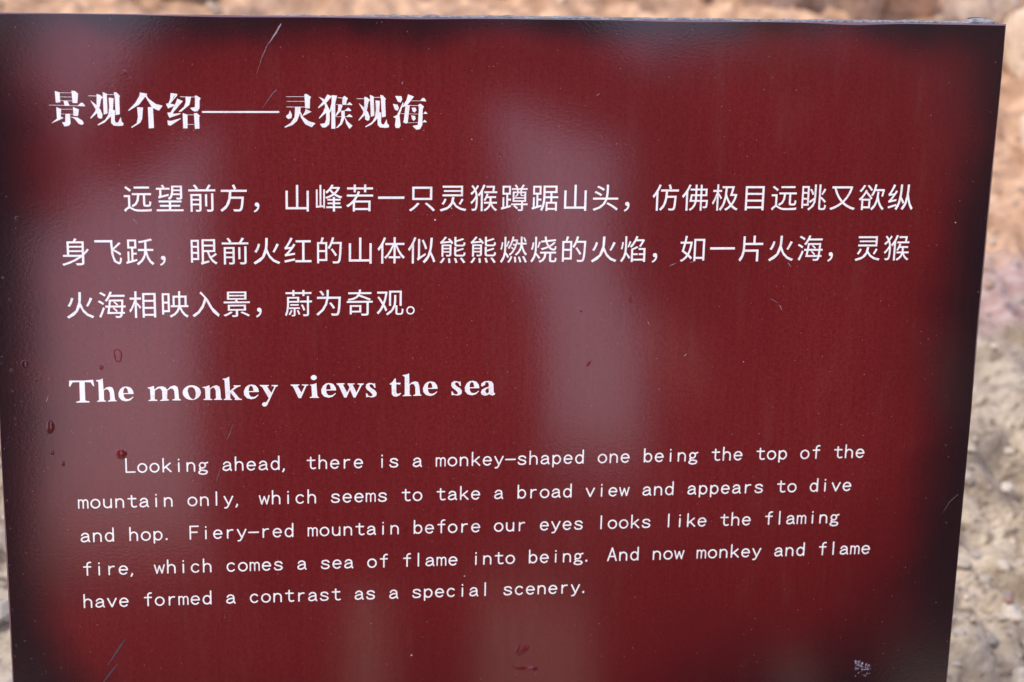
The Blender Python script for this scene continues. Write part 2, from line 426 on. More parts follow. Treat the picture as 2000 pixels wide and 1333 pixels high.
SERIF = {'T':[[(9,179),(91,178),(122,177),(191,183),(198,132),(192,130),(173,163),(126,166),(125,17),(131,10),(157,7),(157,-2),(56,-2),(57,5),(83,11),(85,18),(86,166),(34,165),(23,149),(12,128),(5,137)]],'h':[[(6,175),(41,179),(59,188),(62,93),(82,113),(109,120),(132,113),(142,85),(148,19),(151,8),(162,4),(159,0),(94,-1),(94,4),(107,7),(112,20),(111,71),(101,94),(82,102),(64,88),(64,16),(68,7),(79,3),(79,-1),(9,-2),(9,3),(22,7),(26,17),(25,160),(8,170)]],'e':[[(65,119),(95,111),(114,86),(120,60),(120,57),(41,57),(43,36),(57,17),(79,14),(97,21),(113,34),(117,30),(92,5),(61,-3),(26,6),(5,32),(2,64),(16,96),(39,115)],'-',[(58,112),(73,98),(79,65),(39,64),(43,96)]],'m':[[(3,109),(29,114),(52,123),(55,90),(82,113),(117,118),(143,107),(154,88),(183,116),(214,124),(236,110),(242,82),(245,17),(249,10),(260,6),(260,0),(194,1),(194,8),(209,11),(214,17),(211,78),(200,97),(183,100),(156,84),(152,18),(156,10),(167,7),(165,0),(99,-2),(99,4),(112,7),(117,14),(116,80),(104,99),(91,103),(59,85),(55,18),(60,10),(77,6),(75,-1),(7,-1),(7,5),(20,8),(25,16),(22,90),(20,100),(5,104)]],'o':[[(143,56),(139,37),(128,20),(112,7),(93,-1),(71,-4),(49,-1),(29,8),(14,22),(4,39),(1,58),(5,77),(16,93),(32,106),(51,115),(73,117),(95,114),(114,105),(130,92),(140,74)],'-',[(70,103),(83,100),(96,86),(104,55),(102,23),(94,7),(81,2),(66,7),(51,28),(40,66),(43,91),(54,101)]],'n':[[(2,106),(31,110),(55,120),(59,92),(84,111),(111,119),(133,108),(141,80),(144,14),(148,5),(155,2),(153,-2),(91,-1),(91,4),(103,7),(107,15),(106,76),(93,100),(79,100),(61,86),(60,16),(64,6),(78,3),(75,-2),(7,0),(7,5),(21,8),(25,16),(22,91),(17,98),(4,100)]],'k':[[(3,174),(30,178),(54,192),(59,73),(97,105),(97,110),(88,113),(89,119),(144,118),(142,112),(126,107),(113,100),(81,77),(129,15),(140,7),(153,4),(151,-2),(96,-1),(96,4),(102,7),(61,63),(60,16),(63,7),(76,3),(73,-1),(9,0),(9,5),(21,8),(25,17),(18,167),(5,169)]],'y':[[(1,121),(73,119),(73,114),(59,110),(61,103),(92,53),(117,102),(113,109),(95,113),(95,119),(146,118),(144,112),(126,102),(58,-47),(51,-54),(39,-59),(26,-56),(19,-46),(19,-35),(31,-24),(51,-24),(72,9),(21,104),(4,114)]],'v':[[(1,110),(70,109),(70,103),(57,101),(55,97),(86,41),(113,95),(108,100),(90,103),(90,109),(142,108),(142,103),(126,97),(83,-4),(63,-3),(19,96),(3,103)]],'i':[[(1,109),(32,113),(52,122),(59,24),(62,9),(74,3),(72,-1),(0,0),(0,5),(14,8),(18,20),(14,95),(12,102),(3,104)],[(56,168),(54,162),(51,156),(46,151),(39,149),(32,148),(25,149),(19,152),(13,157),(10,162),(9,169),(10,175),(14,181),(19,185),(25,188),(32,189),(40,188),(46,185),(51,180),(55,174)]],'w':[[(0,116),(63,116),(63,109),(52,106),(52,100),(84,37),(104,80),(95,101),(88,108),(88,114),(144,113),(144,107),(131,105),(129,99),(160,36),(187,95),(185,102),(169,106),(169,112),(217,112),(217,106),(201,97),(151,-4),(136,-4),(108,65),(79,-3),(61,-2),(18,97),(2,108)]],'s':[[(73,117),(78,80),(70,80),(58,104),(40,111),(30,104),(31,90),(44,76),(71,59),(87,37),(85,14),(67,1),(44,-2),(24,5),(13,2),(4,1),(3,32),(10,32),(22,12),(42,6),(54,12),(53,26),(35,45),(10,65),(0,84),(4,107),(26,120),(49,117),(64,111)]],'t':[[(39,147),(47,147),(49,112),(87,111),(83,97),(51,100),(51,36),(56,22),(65,17),(88,26),(90,21),(76,5),(54,-4),(31,-1),(17,15),(14,98),(1,98),(-1,103),(21,119)]],'a':[[(1,80),(3,99),(25,116),(58,120),(85,114),(100,95),(103,28),(108,16),(117,14),(111,3),(97,-3),(78,2),(69,9),(46,-2),(28,-3),(7,6),(0,25),(8,46),(31,60),(63,71),(64,91),(58,105),(46,112),(36,109),(31,86),(8,75)],'-',[(63,60),(65,26),(53,14),(39,22),(36,39),(45,53)]]}
SERIF_LINE = [('T',-3454,-3034),('h',-3247,-3030),('e',-3072,-3029),('m',-2845,-3031),('o',-2570,-3025),('n',-2415,-3030),('k',-2257,-3033),('e',-2090,-3028),('y',-1963,-3035),('v',-1718,-3024),('i',-1565,-3027),('e',-1475,-3025),('w',-1351,-3026),('s',-1117,-3030),('t',-923,-3024),('h',-828,-3023),('e',-657,-3024),('s',-426,-3025),('e',-317,-3024),('a',-183,-3028)]

def inside_poly(px, py, poly):
    """signed distance to a polygon, negative inside (numpy grids)"""
    n = len(poly)
    d = np.full(px.shape, 1e9); c = np.zeros(px.shape, bool)
    for i in range(n):
        ax, ay = poly[i]; bx, by = poly[(i + 1) % n]
        ex, ey = bx - ax, by - ay
        wx, wy = px - ax, py - ay
        t = np.clip((wx * ex + wy * ey) / max(1e-9, ex * ex + ey * ey), 0, 1)
        d = np.minimum(d, (wx - ex * t) ** 2 + (wy - ey * t) ** 2)
        if ay != by:
            cond = ((ay > py) != (by > py)) & (px < (bx - ax) * (py - ay) / (by - ay) + ax)
            c ^= cond
    d = np.sqrt(d)
    return np.where(c, -d, d)

def capsule(px, py, ax, ay, bx, by, r):
    ex, ey = bx - ax, by - ay
    wx, wy = px - ax, py - ay
    t = np.clip((wx * ex + wy * ey) / max(1e-9, ex * ex + ey * ey), 0, 1)
    return np.sqrt((wx - ex * t) ** 2 + (wy - ey * t) ** 2) - r

def contour(fn, x0, x1, y0, y1, h):
    """flat mesh of the region where fn < 0, by marching squares"""
    nx = int(math.ceil((x1 - x0) / h)) + 1; ny = int(math.ceil((y1 - y0) / h)) + 1
    gx = x0 + h * np.arange(nx); gy = y0 + h * np.arange(ny)
    PX, PY = np.meshgrid(gx, gy)
    S = fn(PX, PY)
    S = np.where(np.abs(S) < 1e-6, 1e-6, S)
    verts, faces, cache = [], [], {}
    def vert(k, p):
        if k not in cache:
            cache[k] = len(verts); verts.append(p)
        return cache[k]
    ins = S < 0
    for j in range(ny - 1):
        i = 0
        while i < nx - 1:
            q = (ins[j, i], ins[j, i + 1], ins[j + 1, i + 1], ins[j + 1, i])
            if not any(q): i += 1; continue
            if all(q):
                k = i
                while k + 1 < nx - 1 and ins[j, k + 2] and ins[j + 1, k + 2]: k += 1
                top = [vert((c, j + 1), (gx[c], gy[j + 1])) for c in range(k + 1, i - 1, -1)]
                bot = [vert((c, j), (gx[c], gy[j])) for c in range(i, k + 2)]
                faces.append(tuple(bot + top)); i = k + 1; continue
            cs = ((i, j), (i + 1, j), (i + 1, j + 1), (i, j + 1))
            f = []
            for a in range(4):
                c0, c1 = cs[a], cs[(a + 1) % 4]
                s0, s1 = S[c0[1], c0[0]], S[c1[1], c1[0]]
                if s0 < 0: f.append(vert(c0, (gx[c0[0]], gy[c0[1]])))
                if (s0 < 0) != (s1 < 0):
                    t = s0 / (s0 - s1)
                    key = ('e',) + tuple(sorted((c0, c1)))
                    f.append(vert(key, (gx[c0[0]] + (gx[c1[0]] - gx[c0[0]]) * t, gy[c0[1]] + (gy[c1[1]] - gy[c0[1]]) * t)))
            if len(f) >= 3: faces.append(tuple(f))
            i += 1
    return verts, faces

LIFT = 0.00012
def glyph_mesh(name, verts, faces):
    me = bpy.data.meshes.new(name)
    me.from_pydata([(x, y, 0.0) for x, y in verts], [], [tuple(int(i) for i in f) for f in faces])
    me.materials.append(M_LETTER)
    return me
def put_glyph(name, me, x, y, sx=1.0, sy=1.0):
    """one printed character lying on the face of the board"""
    o = bpy.data.objects.new(name, me)
    COL.objects.link(o)
    o.parent = sign
    o.location = Vector((0, 0, ZTOP)) + BM @ Vector((x, y, LIFT))
    o.rotation_euler = BOARD_ROT
    o.scale = (sx, sy, 1.0)
    return o

# title in heavy serif Chinese characters (units 0.1 mm)
for key, (ps, ls) in TITLE_STROKES.items():
    ax = [q[0] for p in ps for q in p] + [l[0] for l in ls] + [l[2] for l in ls]
    ay = [q[1] for p in ps for q in p] + [l[1] for l in ls] + [l[3] for l in ls]
    def fn(X, Y, ps=ps, ls=ls):
        S = np.full(X.shape, 1e9)
        for p in ps:
            S = np.minimum(S, inside_poly(X, Y, p) - 0.5)
        for a, b, c, d, w in ls:
            S = np.minimum(S, capsule(X, Y, a, b, c, d, max(1.3, w * 0.36)))
        return S + 0.35 * np.sin(X * 0.9 + Y * 0.3) * np.sin(Y * 1.1 - X * 0.2)
    v, f = contour(fn, min(ax) - 6, max(ax) + 6, min(ay) - 6, max(ay) + 6, 1.8)
    mx, my = (min(ax) + max(ax)) / 2, (min(ay) + max(ay)) / 2
    o = put_glyph('title_dash' if key == 'dash' else 'title_character', glyph_mesh('title_character', [(p[0] - mx, p[1] - my) for p in v], f), mx * 1e-4, my * 1e-4, 1e-4, 1e-4)

# English heading in bold serif
serif_mesh = {}
for key, parts in SERIF.items():
    pos, neg, cur = [], [], 0
    for p in parts:
        if p == '-': cur = 1; continue
        (neg if cur else pos).append(p)
    ax = [q[0] for p in pos for q in p]; ay = [q[1] for p in pos for q in p]
    def fn(X, Y, pos=pos, neg=neg):
        S = np.full(X.shape, 1e9)
        for p in pos: S = np.minimum(S, inside_poly(X, Y, p) - 0.6)
        for p in neg: S = np.maximum(S, -inside_poly(X, Y, p) - 0.4)
        return S + 0.3 * np.sin(X * 0.8) * np.sin(Y * 1.0)
    serif_mesh[key] = glyph_mesh('heading_letter', *contour(fn, min(ax) - 5, max(ax) + 5, min(ay) - 5, max(ay) + 5, 2.5))
for key, x, y in SERIF_LINE:
    put_glyph('heading_letter', serif_mesh[key], x * 1e-4, y * 1e-4, 1e-4, 1e-4)

# Chinese paragraph, thin sans characters
glyph_cache = {}
def cjk(ch):
    if ch in glyph_cache: return glyph_cache[ch]
    c = bpy.data.curves.new('glyph', 'FONT')
    c.body = ch; c.size = 1.0; c.offset = 0.0; c.resolution_u = 3
    o = bpy.data.objects.new('glyph', c)
    COL.objects.link(o)
    bpy.context.view_layer.update()
    dg = bpy.context.evaluated_depsgraph_get()
    ob = o.evaluated_get(dg)
    me = ob.to_mesh()
    r = ([(v.co.x, v.co.y) for v in me.vertices], [tuple(p.vertices) for p in me.polygons])
    ob.to_mesh_clear()
    bpy.data.objects.remove(o); bpy.data.curves.remove(c)
    glyph_cache[ch] = r
    return r
def bbox(vs):
    xs = [v[0] for v in vs]; ys = [v[1] for v in vs]
    return min(xs), max(xs), min(ys), max(ys)
rb = bbox(cjk('国')[0]); 
GC = ((rb[0] + rb[1]) / 2, (rb[2] + rb[3]) / 2)   # centre of a full-width cell
GW = (rb[1] - rb[0]) / 0.84                        # width of the em square
EM = 0.0246
cjk_mesh = {}
for text, xa, xb, yy in (
    ('远望前方，山峰若一只灵猴蹲踞山头，仿佛极目远眺又欲纵', -0.2875, 0.3229, -0.1407),
    ('身飞跃，眼前火红的山体似熊熊燃烧的火焰，如一片火海，灵猴', -0.3358, 0.3227, -0.1827),
    ('火海相映入景，蔚为奇观。', -0.3340, -0.0925 + 0.02415, -0.2250)):
    n = len(text)
    for i, ch in enumerate(text):
        if ch not in cjk_mesh: cjk_mesh[ch] = glyph_mesh('character', *cjk(ch))
        cx = xa + (xb - xa) * i / (n - 1)
        k = EM / GW
        ky = k * 0.93
        if ch in '，。':
            cx -= 0.0010
        kx = k * (0.92 if ch not in '，。一' else 0.9)
        put_glyph('punctuation_mark' if ch in '，。' else 'character', cjk_mesh[ch], cx - GC[0] * kx, yy - GC[1] * ky, kx, ky)

# English paragraph: monoline fixed-width letters, drawn as strokes in cell units
def arc(cx, cy, rx, ry, a0, a1, n=10):
    return [(cx + rx * math.cos(math.radians(a0 + (a1 - a0) * i / n)), cy + ry * math.sin(math.radians(a0 + (a1 - a0) * i / n))) for i in range(n + 1)]
XH, CH, DS = 0.74, 1.16, -0.27
def bowl(x0, x1): return arc((x0 + x1) / 2, XH / 2, (x1 - x0) / 2, XH / 2, 0, 360, 20)
arch = [(0.2, 0.46)] + arc(0.5, 0.44, 0.29, 0.30, 170, 0, 8) + [(0.79, 0.0)]
MONO = {
 'a': [[(0.22, 0.56)] + arc(0.49, 0.50, 0.27, 0.24, 160, 0, 8) + [(0.76, 0.14), (0.84, 0.0)],
       [(0.76, 0.45), (0.45, 0.41), (0.24, 0.32), (0.17, 0.19), (0.22, 0.06), (0.40, 0.0), (0.60, 0.06), (0.76, 0.20)]],
 'b': [[(0.2, CH), (0.2, 0.0)], bowl(0.2, 0.82)],
 'c': [arc(0.52, 0.37, 0.33, 0.37, 42, 318, 14)],
 'd': [[(0.8, CH), (0.8, 0.0)], bowl(0.18, 0.8)],
 'e': [[(0.17, 0.39), (0.83, 0.39)] + arc(0.5, 0.37, 0.33, 0.37, 4, 318, 16)],
 'f': [[(0.52, 0.0), (0.52, 0.92)] + arc(0.74, 0.94, 0.22, 0.20, 180, 75, 6), [(0.24, XH), (0.80, XH)]],
 'g': [arc(0.45, 0.49, 0.24, 0.24, 0, 360, 16), [(0.66, 0.66), (0.88, 0.74)],
       [(0.30, 0.28), (0.22, 0.18), (0.30, 0.08), (0.55, 0.05), (0.78, 0.0), (0.84, -0.11), (0.72, -0.25), (0.45, -0.29), (0.2, -0.22), (0.15, -0.11), (0.28, 0.03)]],
 'h': [[(0.2, CH), (0.2, 0.0)], arch],
 'i': [[(0.5, XH), (0.5, 0.0)], [(0.5, 1.02), (0.5, 1.06)]],
 'k': [[(0.22, CH), (0.22, 0.0)], [(0.78, XH), (0.24, 0.28)], [(0.42, 0.43), (0.84, 0.0)]],
 'l': [[(0.5, CH), (0.5, 0.0)]],
 'm': [[(0.13, XH), (0.13, 0.0)], [(0.13, 0.5)] + arc(0.32, 0.52, 0.18, 0.21, 170, 0, 6) + [(0.50, 0.0)], [(0.50, 0.5)] + arc(0.69, 0.52, 0.18, 0.21, 170, 0, 6) + [(0.87, 0.0)]],
 'n': [[(0.2, XH), (0.2, 0.0)], arch],
 'o': [arc(0.5, 0.37, 0.35, 0.37, 0, 360, 22)],
 'p': [[(0.2, XH), (0.2, DS)], bowl(0.2, 0.82)],
 'r': [[(0.32, XH), (0.32, 0.0)], [(0.32, 0.42)] + arc(0.66, 0.42, 0.33, 0.31, 170, 75, 6)],
 's': [[(0.80, 0.58), (0.68, 0.71), (0.48, 0.745), (0.28, 0.69), (0.22, 0.55), (0.32, 0.44), (0.52, 0.38), (0.74, 0.31), (0.82, 0.18), (0.72, 0.04), (0.48, -0.005), (0.27, 0.04), (0.18, 0.18)]],
 't': [[(0.48, 1.0), (0.48, 0.18), (0.55, 0.04), (0.70, 0.0), (0.86, 0.05)], [(0.20, XH), (0.82, XH)]],
 'u': [[(0.2, XH), (0.2, 0.3)] + arc(0.49, 0.29, 0.29, 0.29, 180, 350, 8), [(0.79, XH), (0.79, 0.0)]],
 'v': [[(0.16, XH), (0.5, 0.0), (0.84, XH)]],
 'w': [[(0.10, XH), (0.29, 0.0), (0.5, 0.66), (0.71, 0.0), (0.90, XH)]],
 'y': [[(0.16, XH), (0.50, 0.03)], [(0.84, XH), (0.46, -0.12), (0.36, -0.25), (0.2, -0.27)]],
 'A': [[(0.13, 0.0), (0.5, CH), (0.87, 0.0)], [(0.26, 0.38), (0.74, 0.38)]],
 'F': [[(0.2, 0.0), (0.2, CH - 0.03), (0.86, CH - 0.03)], [(0.2, 0.60), (0.76, 0.60)]],
 'L': [[(0.18, CH + 0.04), (0.18, 0.03), (0.88, 0.03)]],
 '-': [[(0.10, 0.46), (0.90, 0.46)]],
 ',': [[(0.22, 0.03), (0.24, -0.02), (0.14, -0.20)]],
 '.': [[(0.22, 0.03), (0.22, 0.05)]],
}
mono_mesh = {}
for ch, strokes in MONO.items():
    r = 0.063 if ch not in 'mw' else 0.055
    def fn(X, Y, strokes=strokes, r=r):
        S = np.full(X.shape, 1e9)
        for st in strokes:
            for (a, b), (c, d) in zip(st, st[1:]):
                S = np.minimum(S, capsule(X, Y, a, b, c, d, r))
        return S
    mono_mesh[ch] = glyph_mesh('letter', *contour(fn, -0.08, 1.08, -0.42, 1.30, 0.035))
mono_mesh['.'] = glyph_mesh('full_stop', *contour(lambda X, Y: capsule(X, Y, 0.22, 0.03, 0.22, 0.06, 0.085), 0, 0.5, -0.2, 0.3, 0.03))
for text, xa, xb, yy, lab in (
    ('Looking ahead, there is a monkey-shaped one being the top of the', -0.3000, 0.3047, -0.3627, 'first line of the English paragraph'),
    ('mountain only, which seems to take a broad view and appears to dive', -0.3376, 0.2954, -0.3921, 'second line of the English paragraph'),
    ('and hop. Fiery-red mountain before our eyes looks like the flaming', -0.3370, 0.2864, -0.4208, 'third line of the English paragraph'),
    ('fire, which comes a sea of flame into being. And now monkey and flame', -0.3366, 0.3162, -0.4497, 'fourth line of the English paragraph'),
    ('have formed a contrast as a special scenery', -0.3369, 0.0650, -0.4778, 'last line of the English paragraph')):
    n = len(text)
    if lab.startswith('first'):
        p = (xb + 0.2902) / (n - 2); xa = xb - p * (n - 1)
    p = (xb - xa) / (n - 1)
    if lab.startswith('last'): text = text + '.'
    U = 0.00962
    for i, ch in enumerate(text):
        if ch == ' ': continue
        put_glyph('punctuation_mark' if ch in ',.-' else 'letter', mono_mesh[ch], xa + p * i - 0.5 * U, yy, U, U)

# ---------------------------------------------------------------- wear on the film
def flake(name, pts, w0, w1, mat, label=None, z=0.00016):
    """a thin tapering scuff lying on the film"""
    vs, fs = [], []
    n = len(pts)
    for i, (x, y) in enumerate(pts):
        a = pts[max(0, i - 1)]; b = pts[min(n - 1, i + 1)]
        dx, dy = b[0] - a[0], b[1] - a[1]; L = math.hypot(dx, dy)
        t = i / (n - 1)
        w = (w0 + (w1 - w0) * t) * (0.35 + 0.65 * math.sin(math.pi * min(1, max(0.04, t + 0.04)))) / 2
        vs += [(x - dy / L * w, y + dx / L * w, z), (x + dy / L * w, y - dx / L * w, z)]
    for i in range(n - 1):
        fs.append((2 * i, 2 * i + 1, 2 * i + 3, 2 * i + 2))
    return on_board(name, vs, fs, mat, False, label)
def curve(pts, k=6, jit=0.0002):
    out = []
    for (a, b), (c, d) in zip(pts, pts[1:]):
        for i in range(k):
            t = i / k
            out.append((a + (c - a) * t + rnd.uniform(-jit, jit), b + (d - b) * t + rnd.uniform(-jit, jit)))
    out.append(pts[-1]); return out
mmp = lambda *p: [(a / 1000, b / 1000) for a, b in p]
flake('scratch', curve(mmp((-176.6, -5.6), (-180.0, -12.0), (-186.5, -21.0))), 0.0014, 0.0009, M_SCRATCH_PALE, 'long pale scratch running down from the top edge')
flake('scratch', curve(mmp((-186.5, -21.0), (-191.1, -30.5), (-195.5, -44.1))), 0.0008, 0.0003, M_SCRATCH)
flake('scratch', curve(mmp((-180.6, -55.7), (-186.0, -62.0), (-192.4, -71.5))), 0.0009, 0.0002, M_SCRATCH)
flake('scratch', curve(mmp((-308.4, -507.0), (-313.0, -514.0), (-322.8, -529.3))), 0.0012, 0.0014, M_SCRATCH_DARK, 'slate coloured scratch near the lower left corner')
flake('scratch', curve(mmp((-315.4, -529.0), (-321.0, -536.0), (-330.7, -549.5))), 0.0010, 0.0014, M_SCRATCH_DARK)
flake('scratch', curve(mmp((394.7, -397.5), (388.0, -404.0), (381.6, -414.9))), 0.0005, 0.0003, M_SCRATCH)
for cx, cy, a, ln in ((-280, -347, 60, 9), (-220, -330, 70, 14), (-342, -330, -50, 10), (136, -195, 25, 6), (152, -193, 0, 5), (233, -196, -45, 5),
                      (222, -226, -30, 8), (228, -232, -60, 5), (118, -244, -60, 3), (-290, -158, -50, 5), (150, -271, 40, 3), (-258, -62, 50, 4),
                      (-230, -366, 75, 12), (-362, -300, 70, 6), (70, -58, 40, 3), (-84, -50, 80, 3)):
    t = math.radians(a); L = ln / 2
    flake('scratch', curve(mmp((cx - L * math.cos(t), cy - L * math.sin(t)), (cx + L * math.cos(t), cy + L * math.sin(t))), 4, 0.0003), 0.0005, 0.0003,
          M_SCRATCH if ln > 6 else M_SCRATCH_PALE)

def blister(cx, cy, rx, ry, h, rot=0.0, sharp=1.0, label=None):
    """a raised bubble under the film"""
    vs, fs = [], []
    R, S = 7, 22
    cr, sr = math.cos(rot), math.sin(rot)
    vs.append((cx, cy, 0.36 * h + 0.00005))
    for i in range(1, R + 1):
        q = i / R
        for j in range(S):
            t = 2 * math.pi * j / S
            w = 1 + 0.10 * math.sin(3 * t + cx * 900)
            u, v = rx * q * math.cos(t) * w, ry * q * math.sin(t)
            z = 0.36 * h * (1 - q ** 2) ** sharp + (0.00004 if i < R else -0.0001)
            vs.append((cx + u * cr - v * sr, cy + u * sr + v * cr, z))
    for j in range(S): fs.append((0, 1 + j, 1 + (j + 1) % S))
    for i in range(R - 1):
        for j in range(S):
            a = 1 + i * S + j; b = 1 + i * S + (j + 1) % S
            fs.append((a, a + S, b + S, b))
    return on_board('blister', vs, fs, M_PRINT, True, label)
blister(-0.3608, -0.3237, 0.0036, 0.0064, 0.0012, -0.1, 1.3, 'tall pointed bubble in the film near the left edge')
blister(-0.3064, -0.3470, 0.0048, 0.0048, 0.0020, 0, 0.8, 'round dark red bubble above the first English line')
blister(-0.3065, -0.2656, 0.0036, 0.0062, 0.0003, 0.1, 1.4)
blister(-0.3195, -0.2750, 0.0018, 0.0024, 0.0004)
blister(-0.3782, -0.2717, 0.0030, 0.0040, 0.0008)
blister(-0.3700, -0.2850, 0.0014, 0.0016, 0.0006)
blister(-0.3885, -0.2770, 0.0016, 0.0024, 0.0006)
blister(-0.3520, -0.3540, 0.0016, 0.0030, 0.0007)
blister(-0.3600, -0.3450, 0.0016, 0.0026, 0.0005)
blister(0.0225, -0.5290, 0.0030, 0.0074, 0.0011, -0.75, 1.2, 'slanting leaf shaped bubble low on the board')
blister(0.0175, -0.5275, 0.0018, 0.0060, 0.0009, -0.25, 1.2)
blister(0.0262, -0.5462, 0.0105, 0.0030, 0.0013, -0.05, 1.4, 'flat lens shaped bubble near the bottom edge')
blister(0.0148, -0.5440, 0.0028, 0.0014, 0.0006, -0.5)
blister(-0.2938, -0.0440, 0.0018, 0.0034, 0.0006, 0.3)
blister(0.0698, -0.2771, 0.0014, 0.0034, 0.0006, -0.6)
blister(0.1020, -0.2230, 0.0014, 0.0040, 0.0004)
blister(0.0620, -0.2330, 0.0013, 0.0012, 0.0006)
blister(-0.3790, -0.1560, 0.0014, 0.0026, 0.0005)
for _ in range(26):
    blister(-0.398 + 0.030 * rnd.random() ** 1.3, -0.05 - 0.5 * rnd.random(), 0.0006 + 0.0007 * rnd.random(), 0.0007 + 0.0010 * rnd.random(), 0.0003)
# scraped crystalline patch near the lower right corner
def scrape():
    vs, fs = [], []
    for k in range(80):
        u = rnd.random(); v = rnd.random()
        cx = 0.3150 + 0.0135 * u; cy = -0.5500 - 0.0150 * v
        if u > 0.45 and v < 0.18: continue
        if u > 0.3 and v > 0.6 and rnd.random() < 0.5: continue
        r = 0.0003 + 0.0008 * rnd.random() ** 2
        b = len(vs); n = 6
        vs.append((cx, cy, 0.0010 * rnd.random() + 0.0003))
        for i in range(n):
            t = 2 * math.pi * i / n + rnd.random() * 0.6
            vs.append((cx + r * math.cos(t) * (0.6 + 0.8 * rnd.random()), cy + r * math.sin(t) * (0.6 + 0.9 * rnd.random()), 0.00005))
        for i in range(n): fs.append((b, b + 1 + i, b + 1 + (i + 1) % n))
    for s in range(7):      # bright curved rim at its left
        b = len(vs); t0 = s / 7; t1 = (s + 1) / 7
        for t in (t0, t1):
            x = 0.3160 - 0.0022 * math.sin(t * 2.4) + 0.0022 * (1 - t); y = -0.5490 - 0.009 * t
            vs += [(x, y, 0.0009), (x + 0.0009, y, 0.0003)]
        fs.append((b, b + 2, b + 3, b + 1))
    N = Nodes('scraped_lacquer')
    N.p.inputs['Base Color'].default_value = (0.20, 0.18, 0.24, 1)
    N.p.inputs['Roughness'].default_value = 0.25
    on_board('scraped_patch', vs, fs, N.m, False, 'whitish scraped patch near the lower right corner')
scrape()

# ---------------------------------------------------------------- ground
def lattice(ix, iy, seed):
    ix = ix.astype(np.int64); iy = iy.astype(np.int64)
    h = (ix * 374761393 + iy * 668265263 + seed * 974634777) & 0xFFFFFFFF
    h = ((h ^ (h >> 13)) * 1274126177) & 0xFFFFFFFF
    return ((h ^ (h >> 16)) & 0xFFFF) / 65535.0
def vnoise(x, y, seed=0):
    ix = np.floor(x); iy = np.floor(y)
    fx = x - ix; fy = y - iy
    fx = fx * fx * (3 - 2 * fx); fy = fy * fy * (3 - 2 * fy)
    a = lattice(ix, iy, seed); b = lattice(ix + 1, iy, seed); c = lattice(ix, iy + 1, seed); d = lattice(ix + 1, iy + 1, seed)
    return (a * (1 - fx) + b * fx) * (1 - fy) + (c * (1 - fx) + d * fx) * fy
def fbm(x, y, seed=0, oct=4, g=0.5):
    s = np.zeros_like(x); a = 1.0; t = 0
    for o in range(oct):
        s = s + a * (vnoise(x, y, seed + o) - 0.5); t += a
        a *= g; x = x * 2.03 + 3.1; y = y * 2.03 + 1.7
    return s / t
def height(x, y):
    x = np.asarray(x, float); y = np.asarray(y, float)
    near = 1 / (1 + np.maximum(0, np.hypot(x - 0.6, y - 1.0) - 4) ** 2 * 0.05)
    h = fbm(x * 1.1, y * 1.1, 3, 3) * 0.10 * near
    h = h + (0.03 - np.abs(fbm(x * 6, y * 6, 21, 4, 0.62)) * 0.20) * near
    h = h + (0.5 - np.abs(fbm(x * 24, y * 24, 31, 3, 0.6)) * 2) * 0.030 * near * np.clip(1.25 - y * 0.8, 0.25, 1)
    flat = np.clip((np.hypot(x, y + 1.2) - 0.5) / 1.0, 0.25, 1)
    h = h * flat
    h = h + 0.05 * np.clip(y - 1.3, 0, 6)                   # bank rising behind the sign
    h = h + fbm(x * 0.05, y * 0.05, 77, 3) * 2.5 * np.clip((np.hypot(x, y) - 25) / 60, 0, 1)
    return h

def axis(c, n, near, far):
    t = np.linspace(-1, 1, n)
    k = 5.2
    lin = t * near
    return c + lin + np.sign(t) * (np.expm1(k * np.clip(np.abs(t) - 0.55, 0, 1)) / np.expm1(k * 0.45)) * far
gx = axis(0.6, 620, 3.4, 480); gy = axis(1.0, 620, 3.4, 480)
GX, GY = np.meshgrid(gx, gy)
GZ = height(GX, GY)
nvx, nvy = len(gx), len(gy)
me = bpy.data.meshes.new('ground')
me.vertices.add(nvx * nvy)
me.vertices.foreach_set('co', np.stack([GX, GY, GZ], -1).astype(np.float32).ravel())
ii, jj = np.meshgrid(np.arange(nvx - 1), np.arange(nvy - 1))
q = (jj * nvx + ii).ravel()
quads = np.stack([q, q + 1, q + nvx + 1, q + nvx], -1).astype(np.int32)
me.loops.add(quads.size); me.polygons.add(len(quads))
me.loops.foreach_set('vertex_index', quads.ravel())
me.polygons.foreach_set('loop_start', np.arange(0, quads.size, 4, dtype=np.int32))
me.polygons.foreach_set('loop_total', np.full(len(quads), 4, np.int32))
me.polygons.foreach_set('use_smooth', np.ones(len(quads), bool))
me.update(calc_edges=True); me.validate()

